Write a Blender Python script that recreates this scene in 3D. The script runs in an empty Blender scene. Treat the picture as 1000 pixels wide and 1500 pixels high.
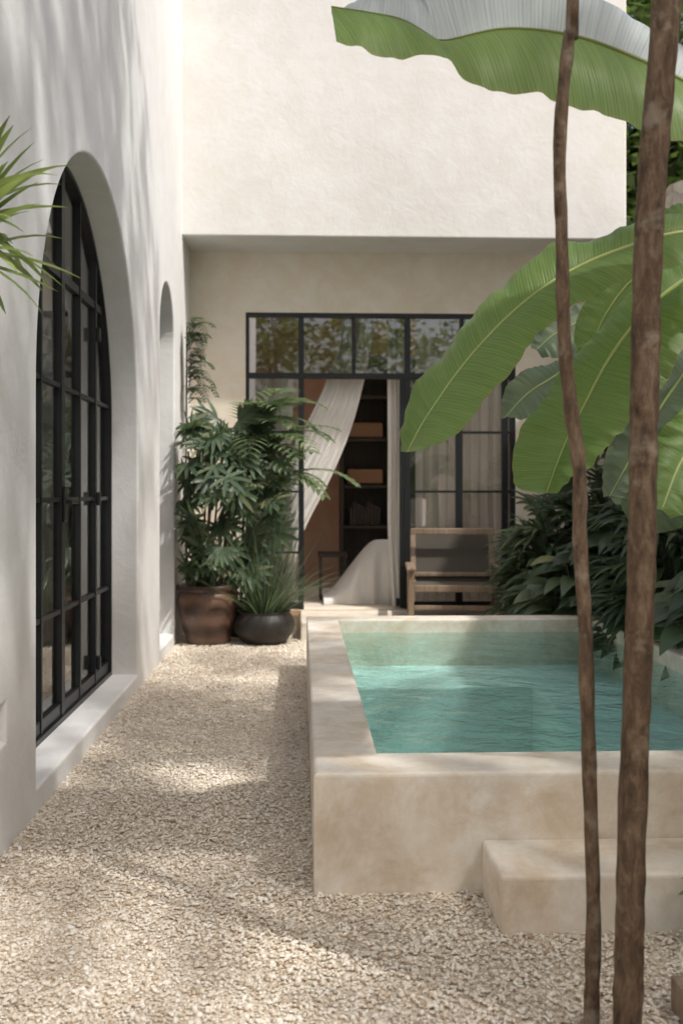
import bpy, math, random
import numpy as np
from mathutils import Vector, Matrix
random.seed(7); np.random.seed(7)
S=bpy.context.scene
COL=S.collection

# ---------------------------------------------------------------- helpers
def link(o,parent=None):
    COL.objects.link(o)
    if parent is not None: o.parent=parent
    return o
def empty(name):
    e=bpy.data.objects.new(name,None); e.empty_display_size=.2
    return link(e)
def mesh_obj(name,V,F,mat=None,parent=None,smooth=False,uv=None):
    me=bpy.data.meshes.new(name); me.from_pydata([tuple(v) for v in V],[],[tuple(f) for f in F]); me.update()
    if uv is not None:
        l=me.uv_layers.new(name="UVMap")
        idx=np.zeros(len(me.loops),dtype=np.int32); me.loops.foreach_get("vertex_index",idx)
        l.data.foreach_set("uv",np.asarray(uv,dtype=np.float32)[idx].ravel())
    if smooth: me.polygons.foreach_set("use_smooth",[True]*len(me.polygons))
    o=bpy.data.objects.new(name,me)
    if mat: me.materials.append(mat)
    return link(o,parent)
def np_mesh(name,V,F,mat,parent=None,smooth=False):
    V=np.asarray(V,dtype=np.float32);F=np.asarray(F,dtype=np.int32)
    k=F.shape[1]; me=bpy.data.meshes.new(name)
    me.vertices.add(len(V)); me.vertices.foreach_set("co",V.ravel())
    me.loops.add(F.size); me.loops.foreach_set("vertex_index",F.ravel())
    me.polygons.add(len(F)); me.polygons.foreach_set("loop_start",np.arange(0,F.size,k,dtype=np.int32))
    me.polygons.foreach_set("loop_total",np.full(len(F),k,dtype=np.int32))
    if smooth: me.polygons.foreach_set("use_smooth",np.ones(len(F),dtype=bool))
    me.update(calc_edges=True); me.validate()
    me.materials.append(mat)
    return link(bpy.data.objects.new(name,me),parent)
def box(name,x0,x1,y0,y1,z0,z1,mat,parent=None,bev=0.0,rot=None,pivot=None,seg=2):
    V=[(x,y,z) for z in (z0,z1) for y in (y0,y1) for x in (x0,x1)]
    F=[(0,2,3,1),(4,5,7,6),(0,1,5,4),(2,6,7,3),(0,4,6,2),(1,3,7,5)]
    if rot is not None:
        p=Vector(pivot if pivot else ((x0+x1)/2,(y0+y1)/2,(z0+z1)/2))
        V=[tuple(rot@(Vector(v)-p)+p) for v in V]
    o=mesh_obj(name,V,F,mat,parent)
    if bev>0:
        m=o.modifiers.new("b",'BEVEL'); m.width=bev; m.segments=seg
    return o
def fill_solid(name,outlines,M,half,mat,parent=None,bevel=0.0):
    cu=bpy.data.curves.new(name,'CURVE'); cu.dimensions='2D'; cu.fill_mode='BOTH'
    cu.extrude=half; cu.bevel_depth=bevel; cu.bevel_resolution=2
    for pts in outlines:
        sp=cu.splines.new('POLY'); sp.points.add(len(pts)-1)
        for i,p in enumerate(pts): sp.points[i].co=(p[0],p[1],0,1)
        sp.use_cyclic_u=True
    ob=bpy.data.objects.new(name,cu); COL.objects.link(ob)
    bpy.context.view_layer.update()
    dg=bpy.context.evaluated_depsgraph_get()
    me=bpy.data.meshes.new_from_object(ob.evaluated_get(dg))
    bpy.data.objects.remove(ob); bpy.data.curves.remove(cu)
    me.transform(M); me.materials.clear(); me.materials.append(mat); me.name=name
    me.polygons.foreach_set("use_smooth",[False]*len(me.polygons))
    return link(bpy.data.objects.new(name,me),parent)
def MYZ(x): return Matrix(((0,0,1,x),(1,0,0,0),(0,1,0,0),(0,0,0,1)))
def MXZ(y): return Matrix(((1,0,0,0),(0,0,-1,y),(0,1,0,0),(0,0,0,1)))
def MXY(z): return Matrix.Translation((0,0,z))
def rect(a0,b0,a1,b1): return [(a0,b0),(a1,b0),(a1,b1),(a0,b1)]
def arch(a0,a1,b0,spr,n=32):
    c=(a0+a1)/2; r=(a1-a0)/2
    return [(a0,b0),(a1,b0)]+[(c+r*math.cos(math.pi*i/n),spr+r*math.sin(math.pi*i/n)) for i in range(n+1)]
def catmull(P,n):
    P=np.array(P,float); 
    d=np.r_[0,np.cumsum(np.linalg.norm(np.diff(P,axis=0),axis=1))]; d/=d[-1]
    Q=np.vstack([2*P[0]-P[1],P,2*P[-1]-P[-2]])
    out=[]
    for t in np.linspace(0,1,n):
        i=min(np.searchsorted(d,t,side='right')-1,len(P)-2); u=(t-d[i])/(d[i+1]-d[i]+1e-9)
        a,b,c,e=Q[i],Q[i+1],Q[i+2],Q[i+3]
        out.append(.5*((2*b)+(-a+c)*u+(2*a-5*b+4*c-e)*u*u+(-a+3*b-3*c+e)*u**3))
    return np.array(out)
def tube(name,pts,rad,mat,parent=None,ns=12,n=40,rough=0.0,closed=True):
    C=catmull(pts,n); R=np.interp(np.linspace(0,1,n),np.linspace(0,1,len(rad)),rad)
    V=[];F=[]
    for i in range(n):
        t=C[min(i+1,n-1)]-C[max(i-1,0)]; t/=np.linalg.norm(t)
        a=np.cross(t,[0.3,1,0.1]); a/=np.linalg.norm(a); b=np.cross(t,a)
        k=1+rough*random.uniform(-1,1)
        for j in range(ns):
            th=2*math.pi*j/ns; r=R[i]*k*(1+rough*.6*random.uniform(-1,1))
            V.append(C[i]+r*(a*math.cos(th)+b*math.sin(th)))
    for i in range(n-1):
        for j in range(ns):
            F.append((i*ns+j,i*ns+(j+1)%ns,(i+1)*ns+(j+1)%ns,(i+1)*ns+j))
    F.append(tuple(range(ns))[::-1]); F.append(tuple((n-1)*ns+j for j in range(ns)))
    return mesh_obj(name,V,F,mat,parent,True)
def lathe(name,prof,cx,cy,mat,parent=None,ns=48,z0=0,wob=0.0):
    V=[];F=[]
    for r,z in prof:
        for j in range(ns):
            th=2*math.pi*j/ns; V.append((cx+r*math.cos(th),cy+r*math.sin(th),z0+z))
    for i in range(len(prof)-1):
        for j in range(ns): F.append((i*ns+j,i*ns+(j+1)%ns,(i+1)*ns+(j+1)%ns,(i+1)*ns+j))
    return mesh_obj(name,V,F,mat,parent,True)

# ---------------------------------------------------------------- materials
class NT:
    def __init__(s,name):
        s.m=bpy.data.materials.new(name); s.m.use_nodes=True; s.t=s.m.node_tree; s.t.nodes.clear()
        s.out=s.t.nodes.new('ShaderNodeOutputMaterial'); s._p=None
    def n(s,t,**k):
        x=s.t.nodes.new(t)
        for a,b in k.items(): setattr(x,a,b)
        return x
    def l(s,a,b): s.t.links.new(a,b)
    def pos(s):
        if s._p is None: s._p=s.n('ShaderNodeNewGeometry').outputs['Position']
        return s._p
    def noise(s,scale,detail=4,rough=.55,vec=None,dist=0):
        x=s.n('ShaderNodeTexNoise'); x.inputs['Scale'].default_value=scale; x.inputs['Detail'].default_value=detail
        x.inputs['Roughness'].default_value=rough; x.inputs['Distortion'].default_value=dist
        s.l(vec if vec else s.pos(),x.inputs['Vector']); return x.outputs['Fac']
    def ramp(s,fac,stops):
        x=s.n('ShaderNodeValToRGB'); e=x.color_ramp.elements
        while len(e)<len(stops): e.new(.5)
        for i,(p,c) in enumerate(stops): e[i].position=p; e[i].color=(*c,1)
        s.l(fac,x.inputs[0]); return x.outputs[0]
    def math(s,op,a,b=None,c=None):
        x=s.n('ShaderNodeMath',operation=op)
        for i,v in enumerate((a,b,c)):
            if v is None: continue
            if isinstance(v,(int,float)): x.inputs[i].default_value=v
            else: s.l(v,x.inputs[i])
        return x.outputs[0]
    def mix(s,fac,a,b,mode='MIX'):
        x=s.n('ShaderNodeMixRGB',blend_type=mode)
        for i,v in enumerate((fac,a,b)):
            if isinstance(v,(int,float)): x.inputs[i].default_value=v
            elif isinstance(v,tuple): x.inputs[i].default_value=(*v,1)
            else: s.l(v,x.inputs[i])
        return x.outputs[0]
    def bump(s,h,strength=.3,dist=.01,nrm=None):
        x=s.n('ShaderNodeBump'); x.inputs['Strength'].default_value=strength; x.inputs['Distance'].default_value=dist
        s.l(h,x.inputs['Height'])
        if nrm: s.l(nrm,x.inputs['Normal'])
        return x.outputs[0]
    def bsdf(s,col,rough=.8,nrm=None,spec=.5,metal=0):
        x=s.n('ShaderNodeBsdfPrincipled')
        if isinstance(col,tuple): x.inputs['Base Color'].default_value=(*col,1)
        else: s.l(col,x.inputs['Base Color'])
        if isinstance(rough,(int,float)): x.inputs['Roughness'].default_value=rough
        else: s.l(rough,x.inputs['Roughness'])
        x.inputs['Specular IOR Level'].default_value=spec; x.inputs['Metallic'].default_value=metal
        if nrm: s.l(nrm,x.inputs['Normal'])
        return x.outputs[0]
    def done(s,sh): s.l(sh,s.out.inputs['Surface']); return s.m

def stucco(name,c,dark,warm,rough=.9,k=1.0):
    m=NT(name)
    big=m.noise(.9,3,.6); med=m.noise(5,4,.65,dist=.4); f2=m.noise(26,3,.65)
    a=m.ramp(big,[(.3,dark),(.62,c)]); b=m.ramp(med,[(.42,warm),(.6,(1,1,1))])
    col=m.mix(.6,a,m.mix(1,a,b,'MULTIPLY'))
    h=m.math('ADD',m.math('MULTIPLY',f2,.35),med)
    return m.done(m.bsdf(col,rough,m.bump(h,.22*k,.02),.25))
M_wall=stucco('white_stucco',(.82,.825,.82),(.76,.765,.76),(.93,.92,.90))
M_facade=stucco('facade_stucco',(.76,.755,.735),(.70,.69,.665),(.94,.92,.89))
M_beige=stucco('beige_stucco',(.83,.77,.67),(.76,.69,.57),(.93,.87,.79))
m=NT('polished_cement'); st=m.noise(3.2,6,.7,dist=.6); med=m.noise(9,5,.7,dist=.3)
z=m.n('ShaderNodeSeparateXYZ'); m.l(m.pos(),z.inputs[0])
col=m.ramp(st,[(.32,(.68,.58,.46)),(.46,(.80,.74,.65)),(.62,(.86,.83,.77))])
col=m.mix(.4,col,m.ramp(med,[(.38,(.72,.62,.50)),(.6,(1,1,1))]),'MULTIPLY')
stain=m.math('MULTIPLY',m.ramp(m.noise(6,6,.75,dist=.8),[(.44,(0,0,0)),(.62,(1,1,1))]),m.ramp(z.outputs[2],[(.10,(0,0,0)),(.2,(.5,.5,.5)),(.30,(.5,.5,.5)),(.325,(0,0,0))]))
col=m.mix(stain,col,(.58,.46,.33))
M_cement=m.done(m.bsdf(col,m.ramp(med,[(.3,(.75,.75,.75)),(.7,(.5,.5,.5))]),m.bump(med,.2,.008),.35))
m=NT('pool_plaster'); st=m.noise(2.5,3,.6)
M_basin=m.done(m.bsdf(m.ramp(st,[(.3,(.70,.84,.81)),(.7,(.80,.89,.86))]),.8))
m=NT('pool_water'); w1=m.noise(8,3,.5,dist=1.0); w2=m.noise(26,2,.5,dist=.6)
n=m.bump(w1,.5,.03); n=m.bump(w2,.3,.009,n)
tr=m.n('ShaderNodeBsdfTransparent'); tr.inputs[0].default_value=(.74,.935,.91,1)
gl=m.n('ShaderNodeBsdfGlossy'); gl.inputs['Roughness'].default_value=.03; m.l(n,gl.inputs['Normal'])
fr=m.n('ShaderNodeFresnel'); fr.inputs['IOR'].default_value=1.38; m.l(n,fr.inputs['Normal'])
mx=m.n('ShaderNodeMixShader'); m.l(fr.outputs[0],mx.inputs[0]); m.l(tr.outputs[0],mx.inputs[1]); m.l(gl.outputs[0],mx.inputs[2])
M_water=m.done(mx.outputs[0])
def glass(name,tint,add):
    m=NT(name); w=m.noise(1.4,1,.5); n=m.bump(w,.04,.02)
    tr=m.n('ShaderNodeBsdfTransparent'); tr.inputs[0].default_value=(*tint,1)
    gl=m.n('ShaderNodeBsdfGlossy'); gl.inputs['Roughness'].default_value=.01; m.l(n,gl.inputs['Normal'])
    fr=m.n('ShaderNodeFresnel'); fr.inputs['IOR'].default_value=1.5
    f=m.math('ADD',m.math('MULTIPLY',fr.outputs[0],.85),add)
    mx=m.n('ShaderNodeMixShader'); m.l(f,mx.inputs[0]); m.l(tr.outputs[0],mx.inputs[1]); m.l(gl.outputs[0],mx.inputs[2])
    return m.done(mx.outputs[0])
M_glass=glass('window_glass',(.90,.92,.92),.22)
M_glassT=glass('transom_glass',(.55,.58,.56),.34)
M_glassL=glass('door_glass',(.90,.91,.90),.15)
m=NT('black_steel'); M_steel=m.done(m.bsdf((.012,.014,.016),.42,None,.5))
m=NT('gravel_stones'); g=m.n('ShaderNodeNewGeometry')
col=m.ramp(g.outputs['Random Per Island'],[(0,(.46,.35,.25)),(.12,(.68,.58,.46)),(.45,(.82,.74,.63)),(.8,(.88,.82,.73)),(1,(.91,.88,.82))])
M_peb=m.done(m.bsdf(col,.85,None,.3))
m=NT('ground_gravel'); v=m.n('ShaderNodeTexVoronoi'); v.inputs['Scale'].default_value=110; m.l(m.pos(),v.inputs['Vector'])
sp=m.n('ShaderNodeSeparateColor'); m.l(v.outputs['Color'],sp.inputs[0])
col=m.ramp(sp.outputs[0],[(0,(.6,.49,.37)),(.4,(.74,.65,.53)),(1,(.84,.77,.66))])
M_ground=m.done(m.bsdf(col,.95,m.bump(v.outputs['Distance'],.9,-.008),.2))
m=NT('garden_soil'); M_soil=m.done(m.bsdf(m.ramp(m.noise(12,6),[(.3,(.03,.02,.012)),(.7,(.09,.06,.04))]),.95,m.bump(m.noise(30,5),.8,.03)))
m=NT('tree_bark'); tc=m.n('ShaderNodeMapping'); m.l(m.pos(),tc.inputs['Vector']); tc.inputs['Scale'].default_value=(1,1,.35)
b1=m.noise(45,6,.7,tc.outputs[0],.5); b2=m.noise(9,4,.6)
col=m.ramp(b1,[(.32,(.045,.030,.020)),(.5,(.125,.083,.054)),(.7,(.23,.165,.11))])
col=m.mix(m.ramp(b2,[(.58,(0,0,0)),(.66,(.6,.6,.6))]),col,(.30,.26,.20))
tc2=m.n('ShaderNodeMapping'); m.l(m.pos(),tc2.inputs['Vector']); tc2.inputs['Scale'].default_value=(1,1,5)
n=m.bump(b1,.7,.008); n=m.bump(m.noise(14,3,.6,tc2.outputs[0]),.4,.006,n)
M_bark=m.done(m.bsdf(col,.85,n,.3))
def leafmat(name,stops,rough=.4,trans=.3,tcol=(.25,.42,.06)):
    m=NT(name); g=m.n('ShaderNodeNewGeometry')
    col=m.ramp(g.outputs['Random Per Island'],stops)
    p=m.bsdf(col,rough,None,.45); t=m.n('ShaderNodeBsdfTranslucent'); t.inputs[0].default_value=(*tcol,1)
    mx=m.n('ShaderNodeMixShader'); mx.inputs[0].default_value=trans; m.l(p,mx.inputs[1]); m.l(t.outputs[0],mx.inputs[2])
    return m.done(mx.outputs[0])
M_palm=leafmat('palm_leaf',[(0,(.04,.07,.042)),(.5,(.075,.115,.065)),(.85,(.12,.165,.095)),(1,(.24,.25,.13))],.38,.25,(.18,.27,.11))
M_areca=leafmat('areca_leaf',[(0,(.09,.135,.07)),(.5,(.13,.185,.095)),(1,(.22,.26,.14))],.4,.3,(.26,.36,.15))
M_dark=leafmat('shrub_leaf',[(0,(.028,.05,.03)),(.6,(.05,.085,.045)),(1,(.10,.14,.065))],.33,.18,(.12,.22,.06))
M_canopy=leafmat('tree_leaf',[(0,(.03,.06,.02)),(.6,(.06,.10,.03)),(1,(.10,.15,.04))],.5,.3,(.2,.3,.06))
M_drac=leafmat('dracaena_leaf',[(0,(.09,.15,.04)),(.7,(.17,.26,.08)),(1,(.3,.36,.13))],.35,.3,(.35,.45,.12))
def bananamat(name,c1,c2,tcol,trans=.42,rough=.36):
    m=NT(name); uv=m.n('ShaderNodeUVMap'); sp=m.n('ShaderNodeSeparateXYZ'); m.l(uv.outputs[0],sp.inputs[0])
    u=sp.outputs[0]; v=m.math('ABSOLUTE',m.math('SUBTRACT',sp.outputs[1],.5))
    s=m.math('ADD',u,m.math('MULTIPLY',v,-.10))
    cx=m.n('ShaderNodeCombineXYZ'); m.l(m.math('MULTIPLY',s,60.0),cx.inputs[0]); m.l(m.math('MULTIPLY',v,.8),cx.inputs[1])
    nz=m.noise(1.6,5,.75,cx.outputs[0])
    fine=m.math('SINE',m.math('MULTIPLY',s,760.0))
    rib=m.math('ADD',m.math('MULTIPLY',nz,1.0),m.math('MULTIPLY',fine,.06))
    col=m.ramp(rib,[(.34,c1),(.66,c2)])
    col=m.mix(m.ramp(m.noise(6,4),[(.56,(0,0,0)),(.75,(.45,.45,.45))]),col,tuple(.6*q+.4*w for q,w in zip(c2,(.34,.32,.10))))
    edge=m.ramp(v,[(.475,(0,0,0)),(.5,(.7,.7,.7))]); col=m.mix(edge,col,(.30,.27,.10))
    n=m.bump(rib,.55,.006)
    p=m.bsdf(col,rough,n,.5); t=m.n('ShaderNodeBsdfTranslucent'); m.l(m.mix(1,m.ramp(rib,[(.3,(.7,.75,.6)),(.7,(1,1,1))]),tcol,'MULTIPLY'),t.inputs[0]); m.l(n,t.inputs['Normal'])
    mx=m.n('ShaderNodeMixShader'); mx.inputs[0].default_value=trans; m.l(p,mx.inputs[1]); m.l(t.outputs[0],mx.inputs[2])
    return m.done(mx.outputs[0])
M_ban=bananamat('banana_leaf',(.13,.22,.055),(.21,.32,.095),(.50,.66,.21))
M_ban2=bananamat('banana_leaf_old',(.13,.18,.11),(.20,.26,.16),(.25,.35,.18),.25)
M_ban_sheen=bananamat('banana_leaf_sky_sheen',(.38,.43,.42),(.56,.60,.59),(.4,.5,.35),.12,.45)  # grey sky sheen put into the colour, for the far half of leaf_top
m=NT('midrib'); M_rib=m.done(m.bsdf((.45,.52,.20),.45))
m=NT('terracotta_glazed'); z=m.n('ShaderNodeSeparateXYZ'); m.l(m.pos(),z.inputs[0])
b=m.math('ADD',m.math('MULTIPLY',m.math('SINE',m.math('MULTIPLY',z.outputs[2],42)),.22),m.noise(7,6,.65))
col=m.ramp(b,[(.15,(.04,.027,.022)),(.5,(.11,.06,.042)),(.85,(.20,.12,.085))])
M_pot=m.done(m.bsdf(col,.38,m.bump(m.noise(25,5),.4,.006),.5))
m=NT('dark_clay'); M_bowl=m.done(m.bsdf(m.ramp(m.noise(10,5),[(.3,(.012,.011,.01)),(.7,(.04,.035,.03))]),.55,m.bump(m.noise(30,4),.3,.004)))
def wood(name,a,b_,sc=(30,30,3)):
    m=NT(name); tc=m.n('ShaderNodeMapping'); m.l(m.pos(),tc.inputs['Vector']); tc.inputs['Scale'].default_value=sc
    nn=m.noise(1,5,.6,tc.outputs[0],.6)
    return m.done(m.bsdf(m.ramp(nn,[(.3,a),(.7,b_)]),.5,m.bump(nn,.2,.002)))
M_wood=wood('chair_wood',(.18,.125,.085),(.36,.27,.19))
M_shelf=wood('dark_shelf_wood',(.012,.009,.007),(.035,.024,.017))
M_sill=wood('threshold_wood',(.45,.28,.17),(.6,.42,.28))
m=NT('woven_cane'); w=m.n('ShaderNodeTexWave'); w.inputs['Scale'].default_value=40; m.l(m.pos(),w.inputs['Vector'])
w2=m.n('ShaderNodeTexWave',bands_direction='Z'); w2.inputs['Scale'].default_value=40; m.l(m.pos(),w2.inputs['Vector'])
f=m.math('MULTIPLY',w.outputs['Fac'],w2.outputs['Fac'])
M_cane=m.done(m.bsdf(m.ramp(f,[(.1,(.04,.034,.028)),(.5,(.15,.13,.10))]),.7,m.bump(f,.4,.004)))
m=NT('wicker'); w=m.n('ShaderNodeTexWave',bands_direction='Z'); w.inputs['Scale'].default_value=25; m.l(m.pos(),w.inputs['Vector'])
M_basket=m.done(m.bsdf(m.ramp(w.outputs['Fac'],[(0,(.12,.06,.03)),(1,(.30,.17,.09))]),.7,m.bump(w.outputs['Fac'],.4,.006)))
def cloth(name,c,tr):
    m=NT(name); p=m.bsdf(m.mix(.15,c,m.ramp(m.noise(6,4),[(.3,(.7,.66,.6)),(.7,(1,1,1))]),'MULTIPLY'),.95,None,.1)
    t=m.n('ShaderNodeBsdfTranslucent'); t.inputs[0].default_value=(*c,1)
    mx=m.n('ShaderNodeMixShader'); mx.inputs[0].default_value=tr; m.l(p,mx.inputs[1]); m.l(t.outputs[0],mx.inputs[2])
    return m.done(mx.outputs[0])
M_curt=cloth('linen',(.92,.905,.87),.2)
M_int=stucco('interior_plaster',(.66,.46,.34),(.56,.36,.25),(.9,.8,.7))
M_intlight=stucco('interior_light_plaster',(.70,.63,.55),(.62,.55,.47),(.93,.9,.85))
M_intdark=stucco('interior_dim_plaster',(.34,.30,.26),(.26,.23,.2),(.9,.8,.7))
m=NT('rubble_stone'); v=m.n('ShaderNodeTexVoronoi'); v.inputs['Scale'].default_value=5; m.l(m.pos(),v.inputs['Vector'])
v2=m.n('ShaderNodeTexVoronoi',feature='DISTANCE_TO_EDGE'); v2.inputs['Scale'].default_value=5; m.l(m.pos(),v2.inputs['Vector'])
sp=m.n('ShaderNodeSeparateColor'); m.l(v.outputs['Color'],sp.inputs[0])
col=m.ramp(sp.outputs[0],[(0,(.45,.37,.27)),(.5,(.6,.52,.42)),(1,(.72,.66,.56))])
col=m.mix(.5,col,m.ramp(m.noise(14,6,.7),[(.3,(.4,.36,.3)),(.7,(1,1,1))]),'MULTIPLY')
edge=m.ramp(v2.outputs['Distance'],[(0,(0,0,0)),(.08,(1,1,1))])
M_rubble=m.done(m.bsdf(col,.95,m.bump(edge,.6,.03,m.bump(m.noise(18,6,.7),.6,.03))))

# ---------------------------------------------------------------- ground / pool
PX0,PX1,PY0,PY1=.037,1.97,2.80,6.38
IX0,IX1,IY0,IY1=.227,1.78,3.02,6.19
xs=[-150,.10,1.9,150]; ys=[-150,2.9,6.3,150]
V=[(x,y,0) for y in ys for x in xs]; F=[(j*4+i,j*4+i+1,(j+1)*4+i+1,(j+1)*4+i) for j in range(3) for i in range(3) if not(i==1 and j==1)]
mesh_obj('ground',V,F,M_ground)
pool=empty('plunge_pool')
H=.333
fill_solid('pool_wall',[rect(PX0+.012,PY0+.012,PX1-.012,PY1-.012),rect(IX0-.012,IY0-.012,IX1+.012,IY1+.012)[::-1]],MXY((H-.012-1.0)/2),(H+1.0)/2-.006,M_cement,pool,.012)
box('pool_floor',IX0-.05,IX1+.05,IY0-.05,IY1+.05,-.75,-.42,M_basin,pool)
box('pool_liner_left',IX0-.02,IX0+.006,IY0-.02,IY1+.02,-.7,.20,M_basin,pool)
box('pool_liner_front',IX0-.02,IX1+.02,IY0-.02,IY0+.006,-.7,.20,M_basin,pool)
box('pool_bench_far',IX0+.0065,IX1+.02,5.5,IY1+.02,-.7,.05,M_basin,pool,.01)
box('pool_bench_side',1.25,IX1+.03,IY0-.01,5.51,-.71,.045,M_basin,pool,.01)
box('pool_step',.4976,2.3,2.53,2.801,-.05,.147,M_cement,pool,.012,seg=3)
nx,ny=60,110
V=[(IX0-.01+(IX1-IX0+.02)*i/nx,IY0-.01+(IY1-IY0+.02)*j/ny,.253) for j in range(ny+1) for i in range(nx+1)]
V=[(x,y,z+.0015*math.sin(x*19+3*math.sin(y*7))+.0015*math.sin(y*23+x*9)) for x,y,z in V]
F=[(j*(nx+1)+i,j*(nx+1)+i+1,(j+1)*(nx+1)+i+1,(j+1)*(nx+1)+i) for j in range(ny) for i in range(nx)]
mesh_obj('water',V,F,M_water,None,True)
ph=(1+5**.5)/2
ico=np.array([(-1,ph,0),(1,ph,0),(-1,-ph,0),(1,-ph,0),(0,-1,ph),(0,1,ph),(0,-1,-ph),(0,1,-ph),(ph,0,-1),(ph,0,1),(-ph,0,-1),(-ph,0,1)])/math.sqrt(1+ph*ph)
icf=np.array([(0,11,5),(0,5,1),(0,1,7),(0,7,10),(0,10,11),(1,5,9),(5,11,4),(11,10,2),(10,7,6),(7,1,8),(3,9,4),(3,4,2),(3,2,6),(3,6,8),(3,8,9),(4,9,5),(2,4,11),(6,2,10),(8,6,7),(9,8,1)])
N=175000
x=np.random.uniform(-.9,2.0,N); y=1.6+np.random.uniform(0,1,N)**1.5*6.75
k=~((x>PX0-.003)&(y>PY0-.003)&(y<PY1))&~((x>.495)&(y>2.527)&(y<2.9))&~((x>PX0)&(y>6.3))
x=x[k];y=y[k];N=len(x)
r=np.random.lognormal(math.log(.0042),.33,N).clip(.002,.011)*(1+.04*(y-2).clip(0,6))
sc=np.stack([r*np.random.uniform(.9,1.5,N),r*np.random.uniform(.7,1.1,N),r*np.random.uniform(.38,.66,N)],1)
P=ico[None]*(1+.20*np.random.uniform(-1,1,(N,12,1)))*sc[:,None,:]
tl=np.random.uniform(-.45,.45,N)[:,None]; c,s_=np.cos(tl),np.sin(tl)
P=np.stack([P[...,0]*c-P[...,2]*s_,P[...,1],P[...,0]*s_+P[...,2]*c],-1)
a=np.random.uniform(0,6.28,N)[:,None]; c,s_=np.cos(a),np.sin(a)
P=np.stack([P[...,0]*c-P[...,1]*s_,P[...,0]*s_+P[...,1]*c,P[...,2]],-1)
und=.006*np.sin(x*4.1+np.sin(y*2.7)*1.5)*np.sin(y*3.3+x)+.006
P+=np.stack([x,y,np.random.uniform(.0,.004,N)+und*.5],1)[:,None,:]
np_mesh('gravel',P.reshape(-1,3),(icf[None]+np.arange(N)[:,None,None]*12).reshape(-1,3),M_peb)

# ---------------------------------------------------------------- house
house=empty('white_stucco_house')
WX=-.903
A0,A1,AS,ASP=3.54,5.76,.075,1.475
B0,B1,BSP=6.62,7.42,2.14
fill_solid('side_wall',[rect(-4,-.1,8.55,5.0),arch(A0,A1,AS,ASP,48)[::-1],arch(B0,B1,.075,BSP,32)[::-1],rect(2.7,.323,3.2,.467)[::-1]],MYZ(WX-.175),.163,M_wall,house,.012)
box('niche_back',-1.1,-1.05,2.6,3.3,.28,.52,M_wall,house)
box('facade_upper',-1.0,2.53,7.87,12.2,3.07,5.0,M_facade,house,.012,seg=3)
fill_solid('door_wall',[rect(-1.0,-.1,2.52,3.10),rect(-.448,.142,1.775,2.578)[::-1]],MXZ(8.5),.1,M_beige,house)
box('terrace_step',.0,2.5,7.62,8.399,-.05,.14,M_cement,house,.01)
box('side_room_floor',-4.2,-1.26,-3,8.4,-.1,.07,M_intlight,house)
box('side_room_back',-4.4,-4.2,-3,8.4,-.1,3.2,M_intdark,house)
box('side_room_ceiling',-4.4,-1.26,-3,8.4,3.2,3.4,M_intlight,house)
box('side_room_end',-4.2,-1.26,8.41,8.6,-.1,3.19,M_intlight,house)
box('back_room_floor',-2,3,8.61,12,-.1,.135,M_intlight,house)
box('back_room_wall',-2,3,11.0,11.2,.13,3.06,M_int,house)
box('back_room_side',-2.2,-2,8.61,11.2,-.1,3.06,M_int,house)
box('door_threshold',-.44,1.77,8.37,8.62,.10,.1415,M_sill,house)
def vbar(n,y,z0,z1,w,X,par,d=.03): box(n,X-d/2,X+d/2,y-w/2,y+w/2,z0,z1,M_steel,par)
def archdoor(nm,a0,a1,b0,spr,X,vs,hs,fw):
    par=empty(nm); par.parent=house
    c=(a0+a1)/2; r=(a1-a0)/2
    fill_solid('frame',[arch(a0-.01,a1+.01,b0-.005,spr,48),arch(a0+fw,a1-fw,b0+fw,spr,48)[::-1]],MYZ(X),.028,M_steel,par)
    fill_solid('glass',[arch(a0+fw/2,a1-fw/2,b0+fw/2,spr,48)],MYZ(X-.003),0,M_glassL,par)
    for i,(y,w) in enumerate(vs):
        top=spr+math.sqrt(max(0,(r-fw/2)**2-(y-c)**2)); vbar('mullion_%d'%i,y,b0+fw/2,top,w,X,par,.038)
    for i,(z,w) in enumerate(hs):
        hw=r-fw/2 if z<spr else math.sqrt(max(0,(r-fw/2)**2-(z-spr)**2))
        box('bar_%d'%i,X-.014,X+.014,c-hw,c+hw,z-w/2,z+w/2,M_steel,par)
    return par
d=archdoor('arched_door',A0,A1,AS,ASP,-1.075,[(4.62,.06),(4.98,.02),(5.36,.032),(4.24,.02),(3.94,.035)],[(2.07,.04),(1.575,.02),(1.07,.02),(.575,.02),(.14,.05)],.035)
for z in (.22,1.07,1.92): box('hinge',-1.055,-1.035,5.345,5.375,z-.035,z+.035,M_steel,d,.004)
box('lever',-1.04,-1.02,4.63,4.78,1.05,1.07,M_steel,d,.004); box('lock_plate',-1.056,-1.045,4.60,4.66,.97,1.13,M_steel,d,.003)
mesh_obj('linen_blind',[(-1.30+.012*math.sin(i*1.9),4.72+i*.028,z) for z in (.1,2.9) for i in range(60)],[(i,i+1,61+i,60+i) for i in range(59)],M_curt,house,True)
archdoor('arched_window',B0,B1,.075,BSP,-1.075,[(7.02,.05)],[(2.14,.035),(1.6,.02),(1.07,.02),(.54,.02)],.035)
fd=empty('steel_french_door'); fd.parent=house; Y=8.44
def hb(n,x0,x1,z,w,dd=.04,y=Y): box(n,x0,x1,y-dd/2,y+dd/2,z-w/2,z+w/2,M_steel,fd)
def vb(n,x,z0,z1,w,dd=.046,y=Y): box(n,x-w/2,x+w/2,y-dd/2,y+dd/2,z0,z1,M_steel,fd)
hb('head',-.45,1.78,2.562,.034,.06); hb('transom',-.44,1.77,2.063,.045,.052)
vb('jamb_l',-.435,.142,2.578,.03,.058); vb('jamb_r',1.755,.142,2.578,.04,.058)
for i,x in enumerate((.006,.88)): vb('mullion_%d'%i,x,.142,2.56,.05 if i else .045)
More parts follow.
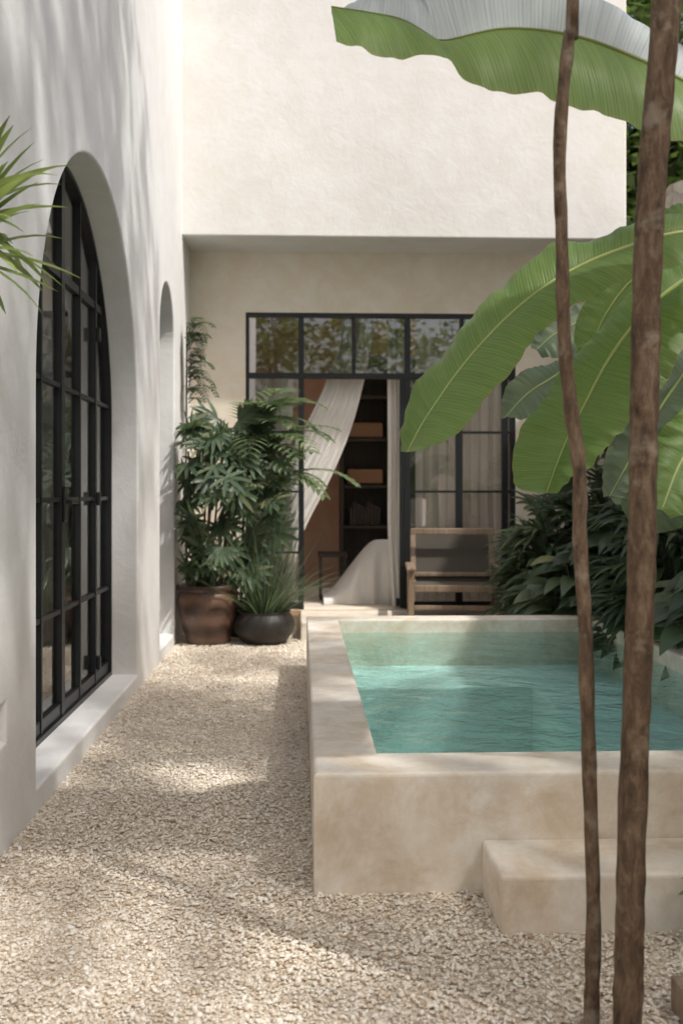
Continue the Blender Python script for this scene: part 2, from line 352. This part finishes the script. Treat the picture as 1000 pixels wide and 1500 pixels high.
for i,x in enumerate((.437,1.33)): vb('upper_bar_%d'%i,x,2.06,2.56,.03)
vb('leaf_stile',.835,.15,2.05,.035,.044); vb('mid_bar',1.31,.142,2.05,.055); vb('leaf_stile_r',1.69,.142,2.05,.05,.044)
for i,z in enumerate((1.60,1.11,.61)): hb('bar_l%d'%i,-.43,.0,z,.018); hb('bar_r%d'%i,.88,1.75,z,.02)
hb('kick_l',-.43,.0,.175,.05,.038); hb('kick_r',.88,1.75,.175,.05,.038)
def pane(n,x0,x1,z0,z1,y=Y+.004,mt=None): mesh_obj(n,[(x0,y,z0),(x1,y,z0),(x1,y,z1),(x0,y,z1)],[(0,1,2,3)],mt or M_glass,fd)
pane('glass_top',-.43,1.76,2.07,2.56,mt=M_glassT); pane('glass_l',-.43,.0,.15,2.05); pane('glass_r',.88,1.75,.15,2.05)
box('open_leaf_stile',.80,.83,8.50,9.3,.16,.22,M_steel,fd)
def curtain(nm,L,R,y,folds,amp,n=70,mcols=90):
    A=catmull(L,n); B=catmull(R,n); V=[];F=[]
    for i in range(n):
        for j in range(mcols+1):
            t=j/mcols; p=A[i]*(1-t)+B[i]*t
            yy=y+amp*math.sin(t*folds*2*math.pi+.5*math.sin(i*.05))+amp*.4*math.sin(t*folds*4.7*math.pi+i*.03)
            V.append((p[0],yy,p[1]))
    for i in range(n-1):
        for j in range(mcols): F.append((i*(mcols+1)+j,i*(mcols+1)+j+1,(i+1)*(mcols+1)+j+1,(i+1)*(mcols+1)+j))
    return mesh_obj(nm,V,F,M_curt,None,True)
curtain('linen_curtain',[(.36,2.62),(.30,2.27),(.16,1.9),(-.02,1.55),(-.22,1.2),(-.36,.85),(-.40,.5),(-.42,.15)],[(.64,2.62),(.58,2.27),(.51,1.95),(.41,1.6),(.24,1.2),(.06,.85),(-.03,.6),(-.05,.15)],8.53,7,.016)
curtain('linen_curtain',[(.72,2.62),(.73,1.5),(.73,.8),(.76,.15)],[(.90,2.62),(.89,1.5),(.88,.8),(.90,.15)],8.54,4,.022)
curtain('linen_curtain',[(.96,2.62),(.96,.15)],[(1.78,2.62),(1.78,.15)],8.53,9,.014)
curtain('linen_curtain',[(-.44,2.08),(-.44,.15)],[(-.06,2.08),(-.1,.15)],8.60,5,.015)
sh=empty('bookshelf')
box('back',.40,1.4,10.62,10.65,.14,2.5,M_shelf,sh)
for i,x in enumerate((.40,.90,1.37)): box('side_%d'%i,x,x+.035,10.3,10.615,.14,2.5,M_shelf,sh)
for i,z in enumerate((.3,.74,1.15,1.62,2.05,2.46)): box('board_%d'%i,.436,1.368,10.31,10.61,z,z+.03,M_shelf,sh)
for i,(x,z) in enumerate(((.47,1.19),(.47,1.66))):
    b=box('wicker_basket',x,x+.36,10.33,10.55,z,z+.15,M_basket,None,.015)
for i in range(9):
    box('books',.50+i*.035,.53+i*.035,10.36,10.5,.775,.95+.02*(i*7%4),M_shelf,sh)
st=empty('wooden_stool')
box('seat',.16,.42,9.2,9.5,.52,.56,M_shelf,st,.01)
for i,(x,y) in enumerate(((.17,9.21),(.39,9.21),(.17,9.47),(.39,9.47))): box('leg_%d'%i,x,x+.025,y,y+.025,.136,.52,M_shelf,st)
V=[];F=[];n=80
for j in range(n+1):
    for i in range(n+1):
        t=i/n; s=j/n; th=math.pi*s
        X=.20+.85*t+.04*math.cos(th)*math.sin(t*7)
        q=min(1,t/.55); hh=.06+.48*q*q*(3-2*q)
        fold=.028*math.sin(X*34+1.3*math.sin(X*9))*abs(math.cos(th))**.7
        V.append((X,9.05-(.22+fold)*math.cos(th),.14+hh*math.sin(th)**.45+.008*math.sin(X*15+s*6)*math.sin(th)))
for j in range(n):
    for i in range(n): F.append((j*(n+1)+i,j*(n+1)+i+1,(j+1)*(n+1)+i+1,(j+1)*(n+1)+i))
mesh_obj('linen_throw',V,F,M_curt,None,True)

gw=empty('stone_garden_wall')
gy=[-4+i*.5 for i in range(26)]
tops=[3.2+random.uniform(-.05,.05) for _ in gy]
V=[];F=[]
for i,y in enumerate(gy): 
    for x,z in ((2.56,-.1),(2.56,tops[i]),(2.85,tops[i]+.03),(2.85,-.1)): V.append((x+random.uniform(-.008,.008)*(x<2.6),y,z))
for i in range(len(gy)-1):
    for k in range(3): F.append((i*4+k,i*4+k+1,i*4+4+k+1,i*4+4+k))
F.append((0,1,2,3)); F.append(tuple(len(V)-4+q for q in (3,2,1,0)))
mesh_obj('courses',V,F,M_rubble,gw)
box('rear_garden_wall',-1.2,2.5,-4.3,-4.0,-.1,2.2,M_wall,None,.02)
box('garden_bed',1.975,2.555,2.0,7.6,-.1,.10,M_soil,None,.03)

# ---------------------------------------------------------------- plants
class Acc:
    def __init__(s): s.V=[];s.F=[];s.UV=[]
    def blade(s,o,d,n,L,w,droop=.5,seg=5,fold=.15,prof=None):
        o=Vector(o); d=Vector(d).normalized(); n=Vector(n)
        side=d.cross(n); 
        if side.length<1e-3: side=d.cross(Vector((1,.3,.2)))
        side.normalize(); b=len(s.V); p=o.copy()
        for i in range(seg+1):
            t=i/seg; ww=w*.5*(math.sin(math.pi*min(1,(t*.93+.05))**.7)) if prof is None else w*.5*prof(t)
            up=side.cross(d).normalized()
            s.V+= [tuple(p-side*ww+up*ww*fold*2),tuple(p),tuple(p+side*ww+up*ww*fold*2)]
            s.UV+=[(t,0),(t,.5),(t,1)]
            if i<seg:
                q=b+i*3; s.F+=[(q,q+1,q+4,q+3),(q+1,q+2,q+5,q+4)]
            p=p+d*(L/seg); d=(d+Vector((0,0,-1))*droop*(1/seg)*(.4+t)).normalized()
        return p
    def stick(s,a,b,r):
        a=Vector(a);b=Vector(b);d=(b-a).normalized();u=d.cross(Vector((.2,1,.3))).normalized();w=d.cross(u);k=len(s.V)
        for p,rr in ((a,r),(b,r*.7)):
            for j in range(4):
                s.V.append(tuple(p+(u*math.cos(j*1.5708)+w*math.sin(j*1.5708))*rr)); s.UV.append((0,0))
        for j in range(4): s.F.append((k+j,k+(j+1)%4,k+4+(j+1)%4,k+4+j))
    def fan(s,root,c,d,L,w,nb=9,spread=2.4,droop=.5,upv=(0,0,1)):
        c=Vector(c); d=Vector(d).normalized(); s.stick(root,c,.004)
        side=d.cross(Vector(upv)).normalized(); nrm=side.cross(d).normalized()
        for i in range(nb):
            a=(i/(nb-1)-.5)*spread; dd=d*math.cos(a)+side*math.sin(a)+nrm*.12
            s.blade(c,dd,nrm,L*(1-.25*abs(a)/1.4)*random.uniform(.9,1.08),w*random.uniform(.8,1.1),droop*random.uniform(.6,1.4),4,.12,lambda t:min(1,.35+2.2*t)*(1-t**5*.75))
    def pinnate(s,root,d,L,n=18,ll=.2,w=.022,droop=.9):
        p=Vector(root); d=Vector(d).normalized()
        for i in range(n):
            t=i/n; q=p+d*(L/n); s.stick(p,q,.004*(1-t)+.001); p=q
            d=(d+Vector((0,0,-1))*droop/n*(.3+1.4*t)).normalized()
            if t<.15: continue
            side=d.cross(Vector((0,0,1))).normalized(); l=ll*math.sin(math.pi*min(1,.2+t*.78))**.6
            for sg in (-1,1): s.blade(p,side*sg+d*.75+Vector((0,0,.1)),Vector((0,0,1)),l*random.uniform(.85,1.1),w,.7,4,.1)
    def obj(s,name,mat,parent=None): return mesh_obj(name,s.V,s.F,mat,parent,True,s.UV)
U=random.uniform
pp=empty('potted_fan_palm')
lathe('clay_pot',[(0,.0),(.14,.0),(.155,.02),(.185,.12),(.212,.24),(.222,.33),(.215,.375),(.205,.385),(.222,.40),(.226,.43),(.212,.437),(.195,.425),(.19,.38),(0,.375)],-.672,7.5,M_pot,pp)
a=Acc()
for i in range(120):
    h=U(.12,1.28); prof=.20+.22*math.sin(min(1,h/1.2)*3.0)
    th2=U(-.4,3.54); lean=prof*U(.25,1)
    b=Vector((-.672+U(-.08,.08),7.5+U(-.08,.08),.38))
    top=b+Vector((lean*math.cos(th2)*1.05+.10,-lean*math.sin(th2)*.8,h)); top.x=max(top.x,-.82)
    d=Vector((math.cos(th2)*.9+U(-.3,.3),-.35,U(-.7,.6)))
    if top.x<-.70: d.x=abs(d.x)*.3
    mid=(b.x*.55+top.x*.45,b.y*.55+top.y*.45,top.z-U(.12,.28)) if h>.45 else tuple(b)
    a.fan(mid,top,d,U(.16,.235),.036,random.choice((7,8,9,10)),U(2.8,4.4),U(.4,1.1),(U(-.5,.5),-1,U(.2,1.2)))
a.V=[(max(v[0],-.895),v[1],v[2]) for v in a.V]
a.obj('foliage',M_palm,pp)
for i in range(9):
    th=U(0,6.28); tube('cane_%d'%i,[(-.672+.09*math.cos(th),7.5+.09*math.sin(th),.37),(-.66+.13*math.cos(th),7.5+.13*math.sin(th),.8),(-.62+.2*math.cos(th),7.5+.2*math.sin(th),1.4)],[.011,.009,.007],M_bark,pp,8,10,.05)
ar=empty('areca_palm'); a=Acc()
for i in range(22):
    th=U(-.7,1.9); z=U(1.1,1.6)
    d=Vector((math.cos(th)*.9,-abs(math.sin(th))*.6-.1,U(.35,1.1)))
    a.pinnate((-.38+U(-.06,.06),7.8+U(-.05,.05),z),d,U(.45,.8),13,.21,.038,U(1.0,1.9))
for i in range(5): a.stick((-.42+U(-.05,.05),7.88,.2),(-.38+U(-.06,.06),7.8,1.4),.01)
a.V=[(max(v[0],-.895),min(v[1],8.38),v[2]) for v in a.V]
a.obj('foliage',M_areca,ar); lathe('dark_pot',[(0,0),(.13,0),(.17,.15),(.17,.26),(.15,.25),(0,.23)],-.42,7.9,M_bowl,ar)
fe=empty('climbing_fern'); a=Acc()
for i in range(30):
    z=U(1.75,2.45); a.pinnate((-.87+U(-.01,.02),7.90,z),(U(.05,.8),U(-.8,-.2),U(.0,.8)),U(.16,.30),10,.07,.022,2.2)
a.V=[(max(v[0],-.895),v[1],v[2]) for v in a.V]
a.obj('foliage',M_dark,fe); tube('stem',[(-.87,7.9,0),(-.875,7.9,1.2),(-.87,7.9,2.4)],[.014,.01,.005],M_bark,fe,8,20)
gp=empty('potted_spider_grass')
lathe('clay_bowl',[(0,0),(.13,0),(.17,.03),(.215,.09),(.228,.145),(.215,.19),(.195,.215),(.185,.23),(.195,.24),(.18,.235),(.17,.2),(0,.2)],-.265,7.5,M_bowl,gp)
a=Acc()
for i in range(230):
    th=U(0,6.28); rr=U(0,.12); el=U(.5,1.5)
    a.blade((-.265+rr*math.cos(th),7.5+rr*math.sin(th),.2),(math.cos(th)*math.cos(el),math.sin(th)*math.cos(el),math.sin(el)),(0,0,1),U(.35,.8),U(.008,.015),U(.1,1.4),7,.2,lambda t:1-t**2*.95)
a.obj('foliage',M_palm,gp)
def bedplant(name,cx,cy,z0,R,Ht,n,kind,mat):
    e=empty(name); a=Acc()
    for i in range(n):
        th=U(0,6.28); rr=R*math.sqrt(U(0,1)); z=z0+Ht*U(.15,1)*(1-.4*(rr/R)**2)
        c=Vector((cx+rr*math.cos(th),cy+rr*math.sin(th),z)); root=(cx+rr*.2*math.cos(th),cy+rr*.2*math.sin(th),z0)
        d=Vector((math.cos(th)-.15,math.sin(th)-.55,U(-.2,.5)))
        if c.x>2.5: c.x=2.5
        if kind=='fan': a.fan((c.x*.5+root[0]*.5,c.y*.5+root[1]*.5,z0+(z-z0)*.6),c,d,U(.18,.28),.045,8,2.8,.8,(U(-.5,.5),-.7,U(.3,1.2)))
        elif kind=='broad':
            a.stick(root,c,.005); a.blade(c,d,(U(-.4,.4),-.5,1),U(.22,.36),U(.09,.14),U(.8,1.6),7,.12)
        elif kind=='lance':
            a.stick(root,c,.004)
            for q in range(5): a.blade(c,d+Vector((U(-.6,.6),U(-.6,.6),U(-.3,.5))),(0,-.3,1),U(.2,.4),U(.03,.05),U(.7,1.6),5,.15)
        elif kind=='small':
            a.stick(root,c,.003); a.blade(c,Vector((-1,U(-.3,.3),U(-.1,.4))),(0,-.3,1),U(.08,.13),.035,.8,5,.12)
    a.V=[(min(v[0],2.55),min(v[1],8.38),v[2]) for v in a.V]
    a.obj('foliage',mat,e); return e
bedplant('fan_palm_shrub',1.97,7.4,.1,.40,1.05,110,'fan',M_dark)
bedplant('lance_leaf_shrub',1.74,7.2,.12,.18,.80,100,'lance',M_palm)
bedplant('fan_palm_shrub',2.25,7.1,.1,.35,1.65,130,'fan',M_dark)
bedplant('philodendron',2.2,6.6,.1,.38,.95,140,'broad',M_dark)
bedplant('philodendron',1.9,6.7,.05,.32,.65,120,'broad',M_palm)
bedplant('lance_leaf_shrub',2.2,5.9,.1,.35,1.15,150,'lance',M_dark)
bedplant('philodendron',2.08,5.85,.1,.22,.48,70,'broad',M_dark)
bedplant('philodendron',2.22,5.1,.1,.34,.65,120,'broad',M_palm)
bedplant('lance_leaf_shrub',2.3,4.5,.1,.3,1.0,120,'lance',M_dark)
bedplant('small_shrub',1.06,2.42,.0,.05,.36,16,'small',M_areca)
V=[];F=[];ns=14
for i in range(ns+1):
    for j in range(ns):
        t=math.pi*i/ns; p=2*math.pi*j/ns; k=1+.14*math.sin(3*p+i)+.1*math.cos(5*p-i*.7)
        V.append((1.93+.15*k*math.sin(t)*math.cos(p),5.3+.2*k*math.sin(t)*math.sin(p),.40+.11*k*math.cos(t)))
for i in range(ns):
    for j in range(ns): F.append((i*ns+j,i*ns+(j+1)%ns,(i+1)*ns+(j+1)%ns,(i+1)*ns+j))
mesh_obj('limestone_rock',V,F,M_rubble)
# low wooden planter edge at lower right
wp=empty('wooden_planter')
for nm,x0,x1,y0,y1 in (('front',.785,1.25,1.80,1.83),('back',.785,1.25,2.12,2.15),('left',.785,.815,1.8305,2.1195),('right',1.22,1.25,1.8305,2.1195)):
    box(nm,x0,x1,y0,y1,0,.075,M_wood,wp,.004)
box('soil',.816,1.219,1.831,2.119,.0,.055,M_soil,wp)

dr=empty('dracaena_plant'); a=Acc()
for i in range(85):
    th=U(0,6.28); el=U(-.5,1.1)
    a.blade((-.77,2.38,1.69+U(-.06,.07)),(math.cos(th)*math.cos(el)*1.0,math.sin(th)*math.cos(el),math.sin(el)),(0,0,1),U(.20,.28),U(.026,.036),U(.3,1.0),7,.2,lambda t:min(1,.5+3*t)*(1-t**3*.96))
a.V=[(max(v[0],-.895),v[1],v[2]) for v in a.V]
a.obj('foliage',M_drac,dr); tube('stem',[(-.79,2.38,0),(-.80,2.38,.8),(-.77,2.38,1.7)],[.022,.02,.016],M_bark,dr,10,20,.05)

def bleaf(name,mid,ea,eb,par,mat=None,n=90,mm=9,amp=.012,freq=9,mat_b=None):
    C=catmull(mid,n);A=catmull(ea,n);B=catmull(eb,n); V=[];F=[];UV=[]
    ph0=U(0,6)
    for i in range(n):
        u=i/(n-1); tg=C[min(i+1,n-1)]-C[max(i-1,0)]
        for j in range(-mm,mm+1):
            v=abs(j)/mm; E=A if j<0 else B
            p=C[i]*(1-v)+E[i]*v; w=E[i]-C[i]; nn=np.cross(tg,w)*(1 if j>=0 else -1)
            l=np.linalg.norm(nn); nn=nn/l if l>1e-9 else nn*0
            if nn[2]<0: nn=-nn
            wl=np.linalg.norm(w); q=0 if j<0 else 2.1
            off=amp*v**1.5*(.7*math.sin(u*freq*6.28+q+ph0)+.6*math.sin(u*freq*10.3+q*2+2*math.sin(u*9+ph0))+.35*math.sin(u*freq*23+ph0))*min(1,wl/.05)+wl*.10*math.sin(math.pi*v)*min(1,u*12)
            off+=.0012*math.sin(u*150)*v
            V.append(p+nn*off);UV.append((u,.5+.5*j/mm))
    W=2*mm+1
    for i in range(n-1):
        for j in range(W-1): F.append((i*W+j,i*W+j+1,(i+1)*W+j+1,(i+1)*W+j))
    o=mesh_obj(name,V,F,mat or M_ban,par,True,UV)
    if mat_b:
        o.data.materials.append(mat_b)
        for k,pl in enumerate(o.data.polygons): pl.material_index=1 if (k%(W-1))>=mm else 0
    tube(name+'_midrib',[tuple(p) for p in mid],[.002,.005,.009],M_rib if not mat_b else M_ban,par,8,60)
def auto(name,mid,W,par,mat=None,up=(0,-.6,.8),fold=.3):
    C=catmull(mid,12); ea=[];eb=[]; up=np.array(up,float)
    for i in range(12):
        t=i/11; tg=C[min(i+1,11)]-C[max(i-1,0)]; s=np.cross(tg,up); s/=np.linalg.norm(s)
        w=W*.5*math.sin(math.pi*min(1,(t*.9+.02))**.62) if t<1 else W*.12
        dn=np.array([0,0,-fold*w]); ea.append(C[i]+s*w+dn); eb.append(C[i]-s*w+dn)
    bleaf(name,mid,ea,eb,par,mat)
bp=empty('banana_plant')
def y3(P,y): return [(p[0],y,p[1]) for p in P]
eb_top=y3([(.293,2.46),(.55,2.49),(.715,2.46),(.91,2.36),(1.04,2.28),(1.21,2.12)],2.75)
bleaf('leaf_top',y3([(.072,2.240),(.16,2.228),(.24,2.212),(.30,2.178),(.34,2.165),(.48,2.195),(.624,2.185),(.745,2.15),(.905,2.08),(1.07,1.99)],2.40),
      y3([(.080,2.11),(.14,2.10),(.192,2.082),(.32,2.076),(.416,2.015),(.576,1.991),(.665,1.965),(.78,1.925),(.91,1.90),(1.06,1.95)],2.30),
      [(.075,2.44,2.25)]+eb_top,bp,amp=.009,freq=4,mat_b=M_ban_sheen)
tube('petiole_top',[(1.07,2.40,1.99),(1.4,2.35,1.75),(1.9,2.3,1.1)],[.011,.016,.03],M_rib,bp,10,20)
tube('pseudostem',[(1.95,2.1,0),(1.93,2.2,.7),(1.9,2.3,1.25)],[.09,.08,.045],M_rib,bp,14,20)
bp2=empty('banana_plant')
T=(.314,1.22)
bleaf('leaf_drooping',y3([T,(.37,1.324),(.5,1.504),(.66,1.664),(.82,1.768),(1.0,1.84),(1.14,1.874),(1.29,1.87)],3.0),
      y3([T,(.30,1.30),(.335,1.40),(.4,1.485),(.5,1.612),(.6,1.722),(.7,1.81),(.8,1.868),(.93,1.885),(1.12,1.96),(1.29,1.93)],3.10),
      y3([T,(.43,1.254),(.53,1.374),(.62,1.464),(.65,1.53),(.72,1.588),(.86,1.68),(1.04,1.744),(1.2,1.764),(1.3,1.81)],2.90),bp2,amp=.008,freq=5)
T=(.774,1.1)
bleaf('leaf_low',y3([T,(.832,1.254),(.896,1.382),(.992,1.553),(1.12,1.702),(1.25,1.80)],3.2),
      y3([T,(.69,1.13),(.70,1.293),(.79,1.40),(.80,1.44),(.90,1.56),(.992,1.66),(1.08,1.76),(1.23,1.86)],3.28),
      y3([T,(.864,1.168),(.956,1.259),(1.035,1.361),(1.12,1.446),(1.2,1.60),(1.29,1.74)],3.1),bp2,amp=.01,freq=5)
T=(1.037,1.089)
bleaf('leaf_old',y3([T,(1.135,1.264),(1.249,1.446),(1.385,1.605),(1.55,1.72)],3.4),
      y3([T,(1.056,1.218),(1.147,1.4),(1.27,1.56),(1.40,1.68),(1.54,1.76)],3.5),
      y3([T,(1.158,1.15),(1.27,1.286),(1.36,1.4),(1.46,1.55),(1.56,1.68)],3.3),bp2,M_ban2,amp=.012,freq=6)
auto('leaf_yellow',[(1.07,3.0,1.05),(1.15,3.05,1.2),(1.28,3.1,1.35),(1.45,3.2,1.45)],.24,bp2,None,(0,-.9,.4))
T=(.80,1.394)
bleaf('leaf_small',y3([T,(.894,1.492),(1.02,1.573),(1.175,1.693)],4.0),
      y3([T,(.80,1.48),(.85,1.56),(.92,1.60),(1.04,1.63),(1.17,1.72)],4.05),
      y3([T,(.894,1.394),(1.0,1.483),(1.09,1.56),(1.18,1.67)],3.95),bp2,M_ban2,amp=.006,freq=5)
auto('leaf_back',[(1.10,3.9,1.62),(1.18,3.9,1.80),(1.32,3.9,1.95),(1.6,3.9,2.05)],.22,bp2,None,(0,-.9,.3))
auto('leaf_dark',[(1.02,4.4,1.72),(1.12,4.4,1.80),(1.35,4.4,1.88),(1.7,4.3,1.8)],.24,bp2,M_ban2,(0,-.8,.5))
auto('leaf_hi',[(1.18,3.6,1.92),(1.35,3.6,2.07),(1.6,3.6,2.1),(1.9,3.6,1.9)],.22,bp2,None,(0,-.8,.5))
auto('leaf_side',[(1.12,3.7,1.45),(1.25,3.7,1.62),(1.45,3.7,1.72),(1.7,3.7,1.7)],.3,bp2,None,(0,-.9,.4))
auto('leaf_lower',[(1.25,3.7,.98),(1.36,3.7,1.2),(1.6,3.7,1.35),(1.85,3.7,1.4)],.32,bp2,M_ban2,(0,-.9,.4))
auto('leaf_far',[(1.35,4.2,1.05),(1.45,4.2,1.3),(1.65,4.1,1.5),(1.9,4.0,1.55)],.34,bp2,M_ban2,(0,-.9,.4))
CR=(2.12,3.6,1.2)
for i,p in enumerate([(1.29,3.0,1.87),(1.25,3.2,1.80),(1.55,3.4,1.72),(1.45,3.2,1.45),(1.175,4.0,1.69),(1.6,3.9,2.05),(1.7,4.3,1.8),(1.9,3.6,1.9),(1.7,3.7,1.7),(1.85,3.7,1.4),(1.9,4.0,1.55)]):
    q=[(p[0]+CR[0])/2,(p[1]+CR[1])/2,max(p[2],1.4)*.6+CR[2]*.4+.1]
    tube('petiole_%d'%i,[p,q,CR],[.009,.012,.02],M_rib,bp2,8,16)
tube('pseudostem',[(2.25,3.65,0),(2.2,3.62,.7),(2.12,3.6,1.25)],[.1,.085,.05],M_rib,bp2,14,20)

def cloud(name,blobs,nclump,nleaf,size,mat,parent,cr=.35):
    C=[]
    tot=sum(b[1][0]*b[1][1]*b[1][2] for b in blobs)
    for c,r in blobs:
        n=max(1,int(nclump*r[0]*r[1]*r[2]/tot)); d=np.random.normal(size=(n,3)); d/=np.linalg.norm(d,axis=1)[:,None]
        C.append(np.array(c)+d*(np.random.uniform(.05,1,(n,1))**.5)*np.array(r))
    C=np.vstack(C); n=len(C)*nleaf
    P=np.repeat(C,nleaf,0)+np.random.normal(size=(n,3))*cr*np.array([1,1,.6])
    a=np.random.normal(size=(n,3)); a[:,2]*=.5; a/=np.linalg.norm(a,axis=1)[:,None]
    b=np.cross(a,np.random.normal(size=(n,3))*[.6,.6,1]); b/=np.linalg.norm(b,axis=1)[:,None]
    L=size*np.random.uniform(.6,1.3,(n,1)); nn=np.cross(a,b)
    V=np.stack([P-a*L,P-b*L*.42+nn*L*.1,P+a*L,P+b*L*.42+nn*L*.1],1).reshape(-1,3)
    F=np.arange(n*4).reshape(-1,4)
    return np_mesh(name,V,F,mat,parent)
t1=empty('slender_tree')
tube('trunk',[(.640,2.0,-.05),(.645,2.0,.063),(.655,2.0,.463),(.672,2.0,.929),(.678,2.0,1.263),(.69,2.0,1.66),(.722,2.0,2.063),(.76,1.98,2.8),(.85,1.9,3.9),(.9,1.8,5.0)],[.029,.028,.0275,.028,.028,.025,.023,.021,.018,.012],M_bark,t1,16,140,.05)
for i,q in enumerate(((.2,1.4,5.6),(1.5,1.5,5.8),(1.0,2.4,5.7))): tube('limb_%d'%i,[(.84,1.92,3.8),((.84+q[0])/2,(1.9+q[1])/2,4.9),q],[.012,.009,.004],M_bark,t1,8,14)
cloud('crown',[((.9,1.6,5.7),(1.3,1.2,.6))],14,26,.07,M_canopy,t1,.22)
t2=empty('slender_tree')
k=2.05/1500
pts=[(866,1560),(868,1500),(871,1350),(867,1200),(861,1000),(858,900),(851,800),(850,690),(838,600),(828,500),(824,350),(821,200),(834,50),(840,0)]
tube('trunk',[((a_-440)*k*1.004,2.05,1.1-(b_-722)*k) for a_,b_ in pts]+[(.57,2.1,2.9),(.65,2.2,4.2),(.6,2.2,5.2)],[.0155,.015,.015,.014,.0145,.0135,.013,.0135,.012,.0115,.011,.010,.0095,.009,.008,.007,.005],M_bark,t2,14,160,.09)
cloud('crown',[((.4,2.4,5.6),(1.0,1.0,.5))],8,26,.07,M_canopy,t2,.22)

def tree(name,base,top,blobs,nc,nl,size,cr=.35,r=.16):
    e=empty(name); b=Vector(base);t=Vector(top)
    tube('trunk',[tuple(b),tuple(b.lerp(t,.5)+Vector((.15,.1,0))),tuple(t)],[r,r*.75,r*.5],M_bark,e,14,30,.05)
    for i,(c,rr) in enumerate(blobs):
        for q in range(3):
            e2=Vector(c)+Vector((U(-.6,.6)*rr[0],U(-.6,.6)*rr[1],U(-.2,.5)*rr[2])); tube('limb_%d_%d'%(i,q),[tuple(t-Vector((0,0,.4))),tuple(t.lerp(e2,.5)+Vector((0,0,.2))),tuple(e2)],[r*.45,r*.28,r*.08],M_bark,e,8,14,.05)
    cloud('crown',blobs,nc,nl,size,M_canopy,e,cr); return e
tree('shade_tree',(4.6,-1.0,0),(4.3,-.6,4.6),[((3.0,-.9,6.3),(2.0,1.9,.5)),((2.6,2.2,6.3),(2.0,2.0,.5)),((1.0,3.4,6.2),(1.1,1.8,.4))],100,40,.11,.24)
tree('garden_tree',(-.6,-6.5,0),(-.5,-6.4,3.0),[((-.8,-6.5,4.6),(2.2,1.6,1.7)),((2.6,-7.5,3.8),(1.8,1.4,1.6))],70,60,.12)
tree('background_tree',(5.0,13.5,0),(5.1,13.5,3.0),[((4.3,12.6,5.6),(1.4,1.0,2.4)),((5.6,12,3.9),(1.4,1.4,2.0)),((3.8,12.6,3.4),(1.0,1.0,1.6))],150,90,.14,.36)

# ---------------------------------------------------------------- chair
ch=empty('cane_armchair')
R=Matrix.Rotation(math.radians(-5),4,'Z')@Matrix.Scale(1.12,4); piv=Vector((1.20,7.98,.14))
def cb(n,x0,x1,y0,y1,z0,z1,mat=M_wood,bev=.006,rx=0):
    o=box(n,x0,x1,y0,y1,z0,z1,mat,ch,bev)
    M=Matrix.Translation(piv)@R
    if rx:
        c=Vector(((x0+x1)/2,(y0+y1)/2,z0)); M=M@Matrix.Translation(c)@Matrix.Rotation(rx,4,'X')@Matrix.Translation(-c)
    o.data.transform(M); return o
for i,x in enumerate((-.325,.285)):
    cb('front_leg_%d'%i,x,x+.04,-.30,-.26,0,.33); cb('back_leg_%d'%i,x,x+.04,.18,.22,0,.31)
    cb('arm_%d'%i,x-.012,x+.052,-.34,.24,.332,.358,bev=.01); cb('side_rail_%d'%i,x+.008,x+.032,-.26,.18,.17,.215)
    cb('stretcher_%d'%i,x+.01,x+.03,-.26,.18,.05,.08)
cb('front_rail',-.285,.285,-.295,-.265,.19,.235); cb('front_stretcher',-.285,.285,-.29,-.27,.07,.10); cb('rear_rail',-.285,.285,.19,.215,.15,.19)
cb('seat',-.28,.28,-.26,.19,.205,.222,M_cane,.004)
for i,x in enumerate((-.30,.262)): cb('back_stile_%d'%i,x,x+.038,.14,.17,.18,.60,rx=-.28)
cb('back_top',-.30,.30,.14,.17,.56,.605)
ch.children[-1].data.transform(Matrix.Translation((0,.12,-.015)))
cb('back_lower',-.262,.262,.145,.165,.26,.29); ch.children[-1].data.transform(Matrix.Translation((0,.02,0)))
cb('back_cane',-.262,.262,.152,.158,.20,.585,M_cane,0,rx=-.28)

# ---------------------------------------------------------------- world, sun, camera
sd=Vector((.44,-.36,.84)).normalized()
w=bpy.data.worlds.new("World"); S.world=w; w.use_nodes=True; nt=w.node_tree
sky=nt.nodes.new('ShaderNodeTexSky'); sky.sky_type='NISHITA'; sky.sun_disc=False
sky.sun_elevation=math.asin(sd.z); sky.sun_rotation=math.atan2(sd.x,sd.y); sky.air_density=1.0; sky.dust_density=7; sky.ozone_density=2.0
bg=nt.nodes['Background']; nt.links.new(sky.outputs[0],bg.inputs[0]); bg.inputs[1].default_value=.15
su=bpy.data.lights.new('sun','SUN'); su.energy=3.3; su.angle=math.radians(1.6); su.color=(1,.965,.91)
so=link(bpy.data.objects.new('sun',su)); so.rotation_euler=sd.to_track_quat('Z','Y').to_euler(); so.location=(4,-4,8)
cam=bpy.data.cameras.new('camera'); co=link(bpy.data.objects.new('camera',cam)); S.camera=co
cam.lens=36; cam.sensor_width=36; cam.sensor_fit='AUTO'; cam.clip_end=600; cam.clip_start=.05
cam.shift_y=-28/1500
co.location=(0,0,1.1); co.rotation_euler=(math.radians(90),0,-math.atan(60/1500))
cam.dof.use_dof=True; cam.dof.focus_distance=3.3; cam.dof.aperture_fstop=3.5
S.view_settings.view_transform='Standard'; S.view_settings.look='None'; S.view_settings.exposure=0
